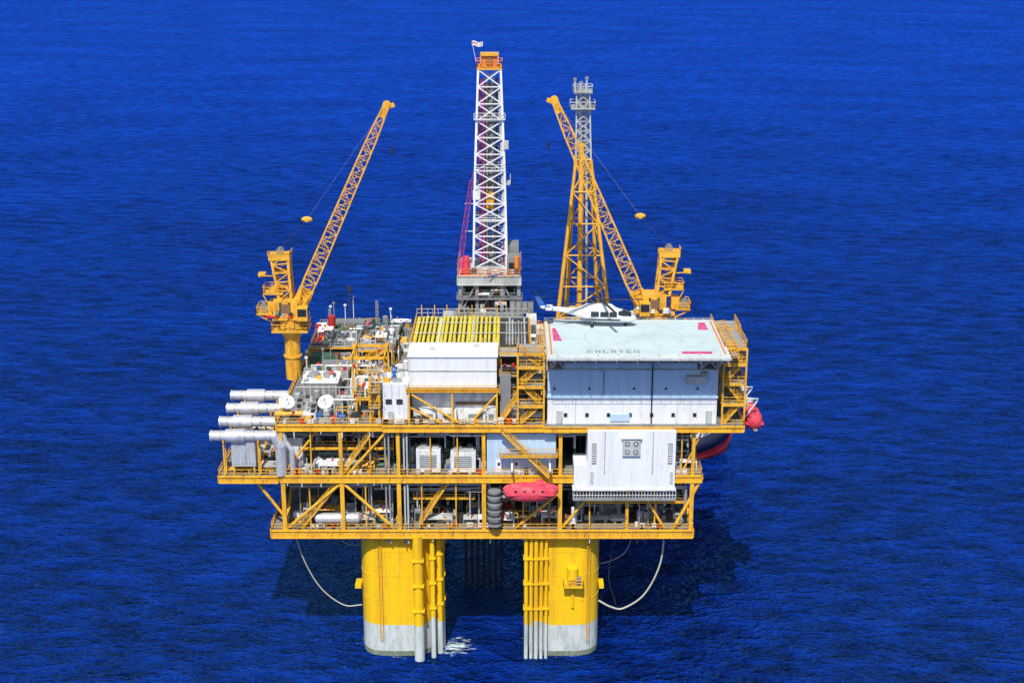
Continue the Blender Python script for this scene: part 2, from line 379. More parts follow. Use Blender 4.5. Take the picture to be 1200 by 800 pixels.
# exhaust stacks --------------------------------------------------------
RX=random.Random(12)
for i,y in enumerate((.5,7,13.5,20)):
    ex=MB();e=RX.uniform(-.5,.5)
    ex.cyl((-10.0+e,0,0),(0,0,0),.85,'silver',20);ex.cyl((-10.05+e,0,0),(-9.8+e,0,0),.95,'silver',20)
    ex.cyl((-10.1+e,0,0),(-10.06+e,0,0),.72,'black',20)
    for q in (-8.6,-6,-3.2,-.6): ex.cyl((q,0,0),(q+.18,0,0),.95,'steel',20)
    ex.cyl((-7.6,0,0),(-4.6,0,0),1.1,'silver',20)
    ex.ell((0,0,0),(.87,.87,.87),'silver',16,10);ex.cyl((0,0,0),(.9,0,-1.8),.87,'silver',18);ex.ell((.9,0,-1.8),(.88,.88,.88),'silver')
    ex.cyl((.9,0,-1.8),(.9,0,-6.6),.85,'silver',18)
    for q in (-8,-2.5):
        ex.beam((q,-.7,-6.7),(q,-.7,-.6),.2,.2,'yellow');ex.beam((q,.7,-6.7),(q,.7,-.6),.2,.2,'yellow');ex.beam((q,-.9,-.9),(q,.9,-.9),.2,.2,'yellow')
    ex.build('turbine_exhaust_duct',None,(-37.7,y,39.5))

# main (upper) deck, port side clutter ------------------------------------
ud=MB();Z=41.4
container(ud,-35.6,-28,20,22.6,Z,2.3,'grey_light');container(ud,-33,-27,24,26.5,Z,2.5,'grey_mid')
container(ud,-27,-21.6,15,17.5,Z,2.6,'white');container(ud,-35.5,-30.6,28.5,31,Z,2.4,'green')
container(ud,-34,-27,43,46,Z,2.6,'green');container(ud,-26.5,-20.5,46,49,Z,2.6,'green');container(ud,-33.5,-28,49,52,Z,2.6,'grey_mid')
ud.box(-34.5,-29,12,18,Z,Z+3.0,'grey_light')
for i in range(5): ud.box(-34.3+i*1.05,-33.5+i*1.05,11.93,12.1,Z+.4,Z+2.7,'grey_mid')
ud.box(-34.8,-28.7,11.8,18.2,Z+3.0,Z+3.15,'white');ud.cyl((-33,15,Z+3.1),(-33,15,Z+3.9),.9,'steel',16);ud.cyl((-30.6,15,Z+3.1),(-30.6,15,Z+3.9),.9,'steel',16)
clutter(ud,-36.4,-21,1.2,11,Z,26,21,.85);clutter(ud,-28,-21,18,28,Z,12,22);clutter(ud,-36.4,-21,32,42,Z,24,23,1.05,PAL+['green','red','blue','brown'])
clutter(ud,-36.4,-20,46,55,Z,18,24,1.,PAL+['green','red','green'])
clutter(ud,-19.5,-17,9,30,Z,8,25)
clutter(ud,-15,3.5,46,54,Z,14,26);clutter(ud,5,28,34.5,54,Z,40,28,1.2)
bits(ud,-36.5,-21,1,55,Z,190,71);bits(ud,-35,-29,12.5,17.5,Z+3.15,10,72,.6);bits(ud,-35,-28,20.2,22.4,Z+2.3,10,73,.6)
for x0,x1,y0,y1,z in ((-36,-28,33,40,44.2),(-27.5,-20.8,30,45,44.6),(-25,-20.7,3,9,45.0)):
    ud.box(x0,x1,y0,y1,z-.15,z,'deck_grey');ud.rail([(x0,y0,z),(x1,y0,z),(x1,y1,z),(x0,y1,z),(x0,y0,z)],'grey_light' if y0>20 else 'yellow')
    for x in (x0+.2,x1-.2):
        for y in (y0+.2,(y0+y1)/2,y1-.2): ud.beam((x,y,Z),(x,y,z-.15),.28,.28,'yellow')
    for a,b in (((x0,y0-.1),(x1,y0-.1)),((x0,y1+.1),(x1,y1+.1))): ud.beam((*a,z-.25),(*b,z-.25),.2,.3,'yellow')
    clutter(ud,x0+1,x1-1,y0+1,y1-1,z,7,int(y0),.7,PAL+['green','red']);bits(ud,x0+.5,x1-.5,y0+.5,y1-.5,z,14,int(y0)+5)
ud.stair((-25.5,10.5,Z),(-21.5,10.5,45.0),.9);ud.stair((-28,29,Z),(-22.5,29,44.6),.9)
for y in (15,22):
    for x in (-26.6,-21.2): ud.beam((x,y,Z),(x,y,47.6),.3,.3,'yellow')
    ud.beam((-27.4,y,47.8),(-20.8,y,47.8),.3,.45,'yellow')
for x in (-26.6,-21.2): ud.beam((x,14.2,48.2),(x,22.8,48.2),.25,.35,'yellow')
for x in (-22.4,-21): ud.beam((x,1.2,Z),(x,1.2,50),.3,.3,'yellow')
for z in (44,46.6,49.8): ud.box(-22.6,-20.8,.8,3,z-.1,z,'steel');ud.rail([(-22.6,.8,z),(-20.8,.8,z)],step=.9)
ud.cyl((-22.4,1.2,Z),(-21,1.2,46.6),.1,'yellow');ud.cyl((-21,1.2,46.6),(-22.4,1.2,50),.1,'yellow')
Rn=random.Random(5)
for i in range(18):
    y=Rn.uniform(2,54);x=Rn.uniform(-36,-24);L=Rn.uniform(4,11);h=Z+Rn.uniform(1.5,4)
    ud.pipe([(x,y,Z),(x,y,h),(min(x+L,-20.5),y,h),(min(x+L,-20.5),y+2,h),(min(x+L,-20.5),y+2,Z)],Rn.uniform(.09,.2),Rn.choice(['silver','steel','white','yellow','grey_light']),7)
for i in range(26):
    x=Rn.uniform(-36.5,-20.5);y=Rn.uniform(2,54);h=Rn.uniform(3,6.5)
    ud.cyl((x,y,Z),(x,y,Z+h),.08,Rn.choice(['yellow','steel','white']),5);ud.box(x-.25,x+.25,y-.2,y+.2,Z+h,Z+h+.35,Rn.choice(['white','grey_mid','red']))
ud.cyl((-35,38,Z+3.2),(-32.6,38,Z+3.2),1,'red',14);ud.cyl((-33.5,44,Z+2.6),(-33.5,44,Z+5.4),.7,'red',14);ud.cyl((-35.6,41,Z+1),(-35.6,41,Z+4.6),.6,'red',14)
ud.beam((-31,52,Z),(-31,52,Z+9),.2,.2,'dark');ud.box(-31.4,-30.6,51.8,52.2,Z+8,Z+9,'dark')
for x,y,h in ((-34.6,50,5),(-26,54,5.5),(-23,40,6.5)): ud.lattice((x,y,Z),(x,y,Z+h),[(0,.5,.5),(1,.4,.4)],8,.09,.06,'steel')
ud.build('main_deck_equipment',plat)

# central white module -------------------------------------------------------
cm=MB()
def panelwall(mb,x0,x1,y,z0,z1,step,m):
    k=round((x1-x0)/step)
    for i in range(k+1):
        x=x0+(x1-x0)*i/k; mb.box(x-.04,x+.04,y-.04,y+.02,z0+.03,z1-.03,m)
cm.box(-16.2,-2.4,1,8.2,47.4,52.4,'white_clean');panelwall(cm,-16,-2.6,1,47.4,52.4,2.25,'white')
cm.box(-16.4,-2.2,.8,8.4,52.4,52.55,'white_clean')
for x,y in ((-13,4),(-6,5.5)): cm.box(x,x+.7,y,y+.7,52.55,52.85,'grey_light')
cm.beam((-16.2,.9,50.2),(-2.4,.9,50.2),.06,.12,'grey_light')
cm.girder((-16.6,.5,47.35),(-2.0,.5,47.35),.5,fl=.6)
cm.box(-16.6,-2.2,.3,2,46.7,46.82,'steel');cm.rail([(-16.6,.25,46.8),(-2,.25,46.8)])
cm.box(-15.8,-2.8,2.6,8,41.4,46.7,'white');panelwall(cm,-15.6,-3,2.6,41.5,46.7,1.6,'grey_light')
cm.box(-20.3,-16.3,.6,7,41.4,48,'white');panelwall(cm,-20.1,-16.5,.6,41.5,48,1.3,'grey_light')
cm.box(-19.9,-18.9,.5,.62,44.8,45.6,'dark');cm.box(-18.2,-17.2,.5,.62,44.8,45.6,'dark');cm.box(-19.6,-18.6,.48,.6,41.5,43.6,'grey_light')
bits(cm,-20,-17,1,6.5,48,12,91,.8)
for a,b in (((-15.8,.5,46.4),(-8.2,.5,41.6)),((-6.6,.5,41.6),(-2.4,.5,46.4)),((-16,.5,44.2),(-11,.5,41.6))): cm.cyl(a,b,.17,'yellow')
for x in (-16.2,-9.4,-2.4): cm.beam((x,.5,41.4),(x,.5,46.7),.3,.3,'yellow')
for x,w in ((-14.5,2.4),(-11,2.2),(-7.2,3),(-4,1.5)):
    cm.box(x,x+w,1.0,2.3,41.5,43.4+(w%1),'white');cm.box(x+.3,x+w-.4,.93,1.1,42,43,'grey_mid')
cm.box(-9,-2.8,2.45,2.6,44,44.5,'brown');bits(cm,-15.5,-3,.9,2.2,41.4,14,92)
cm.build('utility_module',plat)
pd=MB()
pd.box(-16.4,2.8,8.5,26,51.2,51.6,'bulkhead')
pd.girder((-16.4,8.45,51.55),(2.8,8.45,51.55),1.3,'grey_light');pd.girder((-16.5,8.8,51.55),(-16.5,26,51.55),1.0);pd.girder((2.9,8.8,51.55),(2.9,26,51.55),1.0)
for x in (-16,-9,-2,2.4):
    for y in (9,17,25.6): pd.beam((x,y,41.4),(x,y,51.2),.6,.6,'yellow')
pd.box(-15,1.5,13,24,41.4,50.6,'grey_mid')
RP=random.Random(8)
for i in range(20):
    x=-15.9+i*.72+RP.uniform(-.08,.08);y0=RP.uniform(8.9,9.6);y1=RP.uniform(24.6,25.6)
    pd.cyl((x,y0,51.95),(x,y1,51.95),.26+RP.uniform(-.04,.04),'pipe_yellow',8)
    if RP.random()<.3: pd.cyl((x+.3,y0+.5,52.35),(x+.3,y1-2,52.35),.16,RP.choice(['pipe_yellow','grey_light','white']),8)
    if i%3==0: pd.beam((x+.36,8.8,51.6),(x+.36,8.8,53.2),.12,.12,'yellow');pd.beam((x+.36,25.7,51.6),(x+.36,25.7,54),.12,.12,'yellow')
for i in range(7): pd.cyl((-.9+i*.5,9.2+RP.uniform(0,1),51.85),(-.9+i*.5,RP.uniform(22,25),51.85),.17,RP.choice(['grey_light','steel','grey_mid']),8)
for y in (14,20): pd.beam((-16.2,y,52.5),(2.6,y,52.5),.14,.1,'grey_light')
pd.rail([(-16.4,26,51.6),(2.8,26,51.6)],'grey_light',1.6,.9);pd.rail([(-16.4,8.6,51.6),(-16.4,26,51.6)]);pd.rail([(2.8,8.6,51.6),(2.8,26,51.6)])
pd.box(-1.9,-.2,1.6,7,41.4,49.2,'grey_mid')
clutter(pd,-1.5,4.5,1.5,8,41.4,10,31,.9);clutter(pd,-1.5,4.2,4,8,45.5,5,32,.8);bits(pd,-2,.8,.3,3,41.4,12,93)
pd.box(-2,4.6,3.4,8.2,45.3,45.45,'deck_grey');pd.rail([(-2,3.4,45.45),(4.6,3.4,45.45)])
pd.box(-2.0,.8,2.6,8,48.6,48.75,'deck_grey');pd.rail([(-2,2.6,48.75),(.8,2.6,48.75)]);bits(pd,-1.8,.6,3,7,48.75,8,94)
pd.stair((-1.8,1,41.5),(.7,1,45.4),.8)
pd.build('pipe_deck',plat)

# stair towers beside quarters
st=MB()
def tower(x0,x1,y0,y1,z0,levels,m='yellow'):
    zt=levels[-1]
    for x in (x0,x1):
        for y in (y0,y1): st.beam((x,y,z0),(x,y,zt),.28,.28,m)
    pz=z0;fl=0
    for z in levels:
        st.box(x0,x1,y0,y1,z-.12,z,'steel')
        for a,b in (((x0,y0),(x1,y0)),((x0,y1),(x1,y1)),((x0,y0),(x0,y1)),((x1,y0),(x1,y1))): st.beam((*a,z-.2),(*b,z-.2),.2,.3,m)
        st.rail([(x0,y1,z),(x0,y0,z),(x1,y0,z),(x1,y1,z)],m,step=1.2,t=.09)
        a,b=((x0+.4,x1-.4) if fl%2==0 else (x1-.4,x0+.4)); st.stair((a,y0+.8,pz),(b,y0+.8,z),.8,m);pz=z;fl+=1
tower(.9,5.0,.2,5.5,41.4,(44.6,47.8,51,53.2));tower(33.1,36.6,.5,10,41.4,(44.8,48.2,51.4,54))
tower(33.2,37.2,11,18,41.4,(46,50,53.4))
st.beam((1,.2,53.2),(-2,.2,53.2),.2,.3,'yellow');st.box(-2,.9,.2,3,53,53.12,'steel');st.rail([(-2,3,53.1),(-2,.2,53.1),(.9,.2,53.1)])
bits(st,33.3,36.4,.8,9,44.8,8,95);bits(st,1.2,4.8,2.4,5,44.6,6,96)
st.build('stair_towers',plat)

# ------------------------------------------------------------------ living quarters
lq=MB()
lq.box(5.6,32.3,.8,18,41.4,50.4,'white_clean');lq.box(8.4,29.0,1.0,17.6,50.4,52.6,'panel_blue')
lq.box(5.7,32.2,.74,.8,46.1,50.3,'panel_blue')  # blue shade under the helideck overhang, painted onto the wall as a thin box
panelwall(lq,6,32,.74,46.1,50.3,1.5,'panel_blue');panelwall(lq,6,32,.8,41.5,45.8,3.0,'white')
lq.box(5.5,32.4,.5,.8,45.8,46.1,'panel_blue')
lq.box(5.4,32.5,.6,18.2,50.35,50.5,'grey_light')
for i,x in enumerate((8.2,11.6,15,18.4,21.8,25.2,28.6)): 
    lq.box(x,x+.5,.72,.85,42.6,43.2,'glass');lq.box(x-.08,x+.58,.75,.82,42.52,43.28,'grey_light')
for x in (7,30.6): lq.box(x,x+1,.7,.85,41.5,43.6,'grey_light')
lq.beam((22,.6,41.6),(22,.6,51.5),.2,.2,'navy');lq.beam((14.4,.62,46.2),(14.4,.62,50.3),.12,.12,'grey_mid')
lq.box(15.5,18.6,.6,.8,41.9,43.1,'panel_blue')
lq.box(27.2,30.4,-.3,.8,48.4,49.6,'grey_light');lq.box(29.6,30.6,-.2,.8,48.9,50.2,'steel')
for x in (6.5,12,19,24,29): lq.box(x,x+.3,.5,.8,47.2,47.5,'dark')
for x in (10,17.5,26): lq.beam((x,.66,41.5),(x,.66,45.8),.06,.06,'grey_light')
lq.box(9,30,18,30,41.4,47.5,'grey_light');clutter(lq,9,30,19,29,47.5,14,97)
lq.build('living_quarters')
# ------------------------------------------------------------------ helideck
hd=MB();HX0,HX1,HY0,HY1,HZ=5.4,33.3,-4.5,15.4,54.3
hd.box(HX0,HX1,HY0,HY1,HZ-.35,HZ,'helideck_paint')
for y in (HY0,HY1): hd.beam((HX0-.1,y,HZ-.42),(HX1+.1,y,HZ-.42),.25,.5,'white')
for x in (HX0,HX1): hd.beam((x,HY0+.2,HZ-.42),(x,HY1-.2,HZ-.42),.25,.6,'yellow')
for i in range(9):
    x=HX0+1+i*3.2; hd.beam((x,HY0+.2,HZ-.75),(x,HY1-.2,HZ-.75),.22,.8,'grey_light')
for y in (-3,1.2,8,14): hd.beam((HX0+.3,y,HZ-1.35),(HX1-.3,y,HZ-1.35),.25,.5,'grey_mid')
for x in (6.2,8.2,29.6,32.2):
    for y in (1.2,8,14): hd.beam((x,y,50.5),(x,y,HZ-1.2),.28,.28,'grey_light')
for x in (6.0,11,17,23,29.4,32.3): hd.cyl((x,1.0,50.5),(x,-3.0,HZ-1.4),.13,'grey_light' if x>6 else 'yellow')
for a,b in ((6.2,8.2),(8.2,6.2),(29.6,32.2),(32.2,29.6)): hd.cyl((a,1.1,50.5),(b,1.1,HZ-1.5),.1,'white')
for (a,b,o) in (((HX0,HY0),(HX1,HY0),(0,-1)),((HX0,HY1),(HX1,HY1),(0,1)),((HX0,HY0),(HX0,HY1),(-1,0)),((HX1,HY0),(HX1,HY1),(1,0))):
    A=V((*a,HZ-.35));B=V((*b,HZ-.35));O=V((*o,0))*1.5+V((0,0,.25))
    k=int((B-A).length/1.5)
    mm='yellow' if o[0] else 'grey_light'
    for j in range(k+1):
        p=A+(B-A)*j/k; hd.beam(p,p+O,.08,.08,mm)
    for q in (.35,.7,1.0): hd.beam(A+O*q,B+O*q,.05,.05,mm)
def sheet(pts,z,m): hd.add([(p[0],p[1],z) for p in pts],[list(range(len(pts)))],m)
def ringm(cx,cy,r0,r1,z,m,n=64):
    vs=[];fs=[]
    for i in range(n):
        t=2*math.pi*i/n; vs+=[(cx+r0*math.cos(t),cy+r0*math.sin(t),z),(cx+r1*math.cos(t),cy+r1*math.sin(t),z)]
    for i in range(n): fs.append((2*i,2*i+1,(2*i+3)%(2*n),(2*i+2)%(2*n)))
    hd.add(vs,fs,m)
zz=HZ+.004
sheet([(5.9,-4.1),(32.8,-4.1),(32.8,-3.75),(5.9,-3.75)],zz,'white_clean');sheet([(5.9,14.7),(32.8,14.7),(32.8,15.05),(5.9,15.05)],zz,'white_clean')
sheet([(5.9,-3.74),(6.2,-3.74),(6.2,14.69),(5.9,14.69)],zz,'orange');sheet([(32.5,-3.74),(32.8,-3.74),(32.8,14.69),(32.5,14.69)],zz,'orange')
ringm(19.3,5.5,7.6,7.9,zz,'helideck_faded')
sheet([(6.5,3.5),(7.9,3.5),(7.0,10.5),(6.5,10.5)],zz+.004,'magenta')
sheet([(30.0,9.6),(31.7,9.6),(31.6,13.8),(30.6,13.8)],zz+.004,'magenta')
sheet([(26.0,-3.3),(30.6,-3.3),(30.8,-2.1),(26.2,-2.1)],zz+.004,'magenta')
GL={0:((0,0,.25,1),(.25,.75,.8,1),(.25,0,.8,.25)),1:((0,0,.25,1),(.55,0,.8,1),(.25,.4,.55,.6)),2:((0,0,.25,1),(.25,0,.8,.25)),3:((0,0,.25,1),(.55,0,.8,1),(.25,.75,.55,1),(.25,.35,.55,.5)),4:((0,.75,.8,1),(.28,0,.52,.75))}
for i in range(7):
    for a,b_,c,d in GL[i%5]: sheet([(11.6+i*1.2+a,-2.9+b_*1.5),(11.6+i*1.2+c,-2.9+b_*1.5),(11.6+i*1.2+c,-2.9+d*1.5),(11.6+i*1.2+a,-2.9+d*1.5)],zz+.004,'steel')
for i in range(9):
    x=HX0+1.5+i*3.1
    for y in (HY0+.15,HY1-.15): hd.box(x-.1,x+.1,y-.1,y+.1,HZ,HZ+.2,'yellow')
hd.rail([(HX1+1.6,-2,53.6),(HX1+1.6,14,53.6)],'yellow');hd.box(HX1+.6,HX1+1.7,-2,14,53.45,53.58,'steel')
hd.build('helideck')

# ------------------------------------------------------------------ helicopter
heli=empty('helicopter',(14.6,12.0,HZ),(0,0,math.radians(-5)));heli.scale=(1.08,1.08,1.08)
hb=MB()
def esec(x,w,h,zc,n=20,sq=2.4):
    o=[]
    for i in range(n):
        t=2*math.pi*i/n;c=math.cos(t);s=math.sin(t)
        o.append((x,w*math.copysign(abs(c)**(2/sq),c),zc+h*math.copysign(abs(s)**(2/sq),s)))
    return o
hb.loft([esec(5.2,.1,.1,1.25),esec(4.9,.5,.4,1.27),esec(4.2,.85,.7,1.4),esec(3.2,1.05,.95,1.6),esec(2,1.15,1.15,1.75),esec(-.5,1.15,1.2,1.8),esec(-2.4,1.0,1.05,1.85),
  esec(-4,.6,.6,2.1),esec(-5.5,.38,.42,2.3),esec(-8.4,.24,.28,2.6),esec(-9.2,.15,.2,2.7)],'white_clean')
hb.loft([esec(2.0,.3,.1,2.9),esec(1.4,.6,.4,3.0),esec(-.6,.65,.5,3.05),esec(-2.6,.45,.35,2.9),esec(-3.4,.2,.15,2.7)],'white_clean')
hb.build('fuselage',heli)
w=MB()
w.loft([esec(4.45,.70,.34,1.80),esec(3.9,.93,.42,1.98),esec(3.2,1.12,.48,2.08),esec(2.5,1.19,.40,2.2)],'glass')
for x0,x1 in ((1.2,2.3),(-.2,1.0),(-1.6,-.4)):
    for s in (-1,1): w.box(x0,x1,s*1.17-.03,s*1.17+.03,1.7,2.5,'glass')
for s in (-1,1): w.box(-3.2,2.8,s*1.16-.02,s*1.16+.02,1.15,1.35,'navy')
w.build('windows_and_stripe',heli)
t=MB()
t.loft([[(-8.2,-.08,2.6),(-9.3,-.08,2.5),(-9.3,.08,2.5),(-8.2,.08,2.6)],[(-9.4,-.05,4.3),(-10.1,-.05,4.3),(-10.1,.05,4.3),(-9.4,.05,4.3)]],'blue',sm=False)
t.cyl((-8.6,0,2.62),(-7.0,0,2.5),.3,'blue',12)
t.box(-8.4,-7.5,-1.5,1.5,2.6,2.7,'white');t.cyl((-9.6,.15,3.9),(-9.6,.35,3.9),.15,'dark')
for a in range(4):
    an=a*math.pi/2+.4; t.beam((-9.6,.3,3.9),(-9.6+1.2*math.cos(an),.3,3.9+1.2*math.sin(an)),.06,.16,'dark')
t.build('tail_fin_and_rotor',heli)
r=MB()
r.cyl((0,0,3.3),(0,0,4.0),.16,'steel');r.cyl((0,0,3.85),(0,0,4.05),.45,'dark',12)
for a in range(4):
    an=a*math.pi/2+.35; d=V((math.cos(an),math.sin(an),0)); r.beam(d*.4+V((0,0,3.95)),d*6.4+V((0,0,3.7)),.45,.05,'dark')
r.build('main_rotor',heli)
g=MB()
for x,ys in ((3.6,(0,)),(-1.4,(-1.1,1.1))):
    for y in ys:
        g.cyl((x,y,.3),(x,y,1.1),.08,'steel');g.cyl((x,y-.12,.3),(x,y+.12,.3),.3,'black',14)
g.build('landing_gear',heli)

# ------------------------------------------------------------------ cranes
def crane(name,x,y,sx,mast_top,foot,tip,dy=0):
    root=empty(name,(x,y,0)); yc='yellow_crane'
    b=MB()
    b.cyl((0,0,41),(0,0,50),1.35,yc,20);b.cyl((0,0,48.4),(0,0,50.2),1.4,yc,20,r2=2.4);b.cyl((0,0,45),(0,0,45.3),1.6,yc,20)
    b.box(-3.1,3.1,-2.6,2.6,49.9,50.2,yc);b.rail([(-3.1,-2.6,50.2),(3.1,-2.6,50.2),(3.1,2.6,50.2),(-3.1,2.6,50.2),(-3.1,-2.6,50.2)],yc,t=.11,step=1.1)
    b.cyl((0,0,50.2),(0,0,51.9),2.1,yc,20)
    for i in range(16):
        an=i*math.pi/8;b.beam((2.12*math.cos(an),2.12*math.sin(an),50.2),(2.12*math.cos(an),2.12*math.sin(an),51.9),.12,.12,'dark' if i%2 else yc)
    for q in (-.25,.25): b.beam((q,-1.5,41.5),(q,-1.5,49.9),.06,.06,yc)
    for i in range(24): b.beam((-.25,-1.5,41.8+i*.34),(.25,-1.5,41.8+i*.34),.05,.05,yc)
    b.build('pedestal',root)
    m=MB()
    m.box(-2.9,2.9,-2.2,2.2,52,52.5,yc)
    m.box(-2.6,1.4,-1.9,1.9,52.5,55.6,yc)
    for i in range(5): m.box(-2.4+i*.75,-2.0+i*.75,-1.98,-1.88,52.9,55.1,'dark' if i%2 else yc)
    m.box(-1.4,.2,-1.99,-1.9,53.2,54.8,'brown')
    xa=-sx*3.0;xb=-sx*5.6
    m.box(min(xa,xb),max(xa,xb),-2,2,52.9,53.1,yc);m.rail([(xa,-2,53.1),(xb,-2,53.1),(xb,2,53.1),(xa,2,53.1)],yc,t=.11,step=1)
    m.beam((xa,-1.6,51.6),(xb,-1.6,52.9),.2,.2,yc);m.beam((xa,1.6,51.6),(xb,1.6,52.9),.2,.2,yc)
    m.cyl((xb*.8,-1,53.9),(xb*.8,1,53.9),.8,'grey_mid',14);m.box(-sx*3-.7,-sx*3+.7,-1.5,1.5,53.1,55.0,yc)
    m.box(min(-sx*1,-sx*4.4),max(-sx*1,-sx*4.4),-1.7,1.7,56.4,56.6,yc);m.rail([(-sx*1,-1.7,56.6),(-sx*4.4,-1.7,56.6),(-sx*4.4,1.7,56.6),(-sx*1,1.7,56.6)],yc,t=.1,step=1)
    m.beam((-sx*4.4,-1.5,56.4),(-sx*2.6,-1.5,53),.16,.16,yc)
    cx=sx*2.4;m.box(cx-.9,cx+.9,-3.6,-1.95,52.3,54.6,yc);m.box(cx-.75,cx+.75,-3.65,-3.5,53.1,54.4,'glass');m.box(cx+sx*.85-.1,cx+sx*.85+.1,-3.4,-2.2,53.1,54.4,'glass')
    bits(m,-4,2.5,-2.1,-1.95,52.5,8,int(abs(x)),.8)
    m.build('machinery_house',root)
    a=MB()
    mt=V(mast_top)-V((x,y,0))
    base=V((mt.x*.6+.2*sx,0,55.5))
    a.lattice(base,mt,[(0,2.2,3.0),(.6,2.6,2.6),(1,3.1,2.2)],5,.32,.18,yc,xb=False)
    a.box(mt.x-1.8,mt.x+1.8,-1.4,1.4,mt.z-.9,mt.z,yc);a.rail([(mt.x-1.9,-1.4,mt.z),(mt.x+1.9,-1.4,mt.z),(mt.x+1.9,1.4,mt.z)],yc,h=.7,t=.1,step=.9)
    for yy in (-.8,.8): a.cyl((mt.x,yy-.1,mt.z+.5),(mt.x,yy+.1,mt.z+.5),.6,'grey_mid',14)
    a.box(mt.x-sx*3.2-.6,mt.x-sx*3.2+.6,-.7,.7,mt.z-3.9,mt.z-3.3,yc);a.beam((mt.x,-.8,mt.z-3.8),(mt.x-sx*3.4,-.8,mt.z-3.6),.15,.15,yc)
    for q in (-1,1): a.beam((base.x+q*1.0,-1.3,55.6),(mt.x+q*1.4,-1.0,mt.z-.8),.4,.4,yc)
    for z in (57.5,60): a.box(mt.x-1.3,mt.x+1.3,-1.2,1.2,z,z+.12,yc)
    a.build('gantry_mast',root)
    bo=MB();f=V(foot)-V((x,y,0));tp=V(tip)-V((x,y,0))
    d=(tp-f).normalized()
    bo.lattice(f,tp,[(0,.8,3.0),(.10,2.3,2.6),(.85,1.6,1.8),(1,.9,1.2)],24,.24,.11,yc)
    bo.beam(f-d*.3,f+d*2.6,1.0,2.6,yc)
    bo.beam(f+d*3.2+V((0,-.2,0)),f+d*34+V((0,-.2,0)),.55,.06,'steel')
    bo.beam(tp-d*1.6,tp+d*1.0,1.1,1.2,yc)
    nrm=V((d.z,0,-d.x))*sx
    bo.beam(tp,tp+d*1.2+nrm*1.1,.5,.7,yc)
    for yy in (-.4,.4): bo.cyl(tp+d*.6+V((0,yy-.08,0)),tp+d*.6+V((0,yy+.08,0)),.7,yc,14)
    bo.build('boom',root)
    c=MB();top=V((mt.x,0,mt.z+.6))
    br_=top+(tp-top)*.26-V((0,0,.9))
    for yy in (-.5,.5):
        c.cyl(top+V((0,yy,0)),br_+V((0,yy*.6,0)),.03,'dark',4);c.cyl(br_+V((0,yy*.6,0)),tp+V((0,yy,.4)),.014,'grey_mid',4)
    c.ell(br_,(.95,.6,.5),yc,14,8);c.cyl(br_+V((0,-.65,0)),br_+V((0,.65,0)),.35,yc,12)
    hk=tp+d*.8+nrm*.9
    h2=hk-V((0,0,7))
    c.cyl(hk,h2,.025,'dark',4);c.cyl(h2,h2-V((0,0,.8)),.22,'black',10);c.cyl(h2-V((0,0,.8)),h2-V((0,0,1.3)),.1,'black',8)
    c.build('wire_ropes_and_hook',root)
crane('pedestal_crane',-38,25,1,(-39.4,25,63.2),(-36.2,25,54.6),(-20.9,25,87.8))
crane('pedestal_crane',25.2,28,-1,(27.0,28,63.0),(22.6,28,53.4),(7.3,28,88.2))

# ------------------------------------------------------------------ derrick
de=empty('drilling_derrick')
s=MB()
s.lattice((-3.9,40,57.6),(-3.9,40,92.6),[(0,6.0,6.0),(.5,5.2,5.2),(1,3.9,3.9)],12,.36,.19,'white_clean',xb=True)
for z in (66,75,84):
    s.box(-6.6,-1.2,37.2,37.7,z,z+.15,'grey_light');s.rail([(-6.6,37.2,z+.1),(-1.2,37.2,z+.1)],'white',t=.08)
s.box(-1.4,-.3,38,41,72.5,72.8,'grey_light');s.rail([(-.3,38,72.8),(-.3,41,72.8)],'white')
s.beam((-1.0,37.4,58),(-2.2,38.2,90),.5,.08,'grey_light');s.box(-1.5,-.6,37,38,79,80.4,'grey_light');s.box(-6.9,-5.6,37.2,38,70,71.6,'white')
s.build('mast_lattice',de)
s=MB()
s.box(-6.1,-1.7,37.8,42.2,92.6,93,'yellow_crane');s.rail([(-6.1,37.8,93),(-1.7,37.8,93),(-1.7,42.2,93),(-6.1,42.2,93),(-6.1,37.8,93)],'orange',t=.12,step=1)
s.box(-5.2,-2.6,38.8,41.2,93,94.9,'orange');s.box(-5.5,-2.3,38.4,41.5,94.9,95.3,'yellow_crane');s.cyl((-3.9,38.7,94.0),(-3.9,38.6,94.0),.7,'brown',16)
for x in (-5.4,-2.4): s.beam((x,38.5,93),(x,38.5,95),.2,.2,'yellow_crane')
s.build('crown_block',de)
s=MB()
for x,m,r in ((-5.6,'purple',.3),(-5.0,'magenta',.16),(-4.4,'steel',.12),(-3.4,'steel',.12),(-2.7,'dark',.2)): s.cyl((x,39.2,58),(x,39.2,91),r,m,8)
s.box(-4.6,-3.2,39,41,68,71,'yellow');s.cyl((-3.9,40,62),(-3.9,40,68),.3,'blue',10);s.box(-5,-3,40.5,42,58,90,'grey_mid')
s.lattice((-9.4,38.5,58),(-7.2,39,73),[(0,.9,.9),(1,.6,.6)],12,.12,.08,'purple');s.beam((-7.2,39,73),(-5.8,39,78),.15,.15,'purple')
for z in (64,69): s.beam((-8.4,38.8,z),(-6.4,38.8,z),.12,.12,'white')
s.cyl((-1.5,38,58),(-1.2,38.4,68),.15,'magenta',6)
s.build('standpipes_and_top_drive',de)
s=MB()
s.box(-9.6,1.5,33.4,47,56.3,57.2,'grey_light');s.girder((-9.7,33.2,57.2),(1.6,33.2,57.2),1.7,'grey_light')
s.rail([(-9.6,33.3,57.2),(1.6,33.3,57.2),(1.6,47,57.2)],'orange',t=.09);s.rail([(-9.6,33.3,57.2),(-9.6,47,57.2)],'yellow')
s.box(-9.2,-7.4,34,36,57.2,59.6,'magenta');s.cyl((-8.1,33.9,57.3),(-8.1,33.9,60.6),.55,'crimson',12)
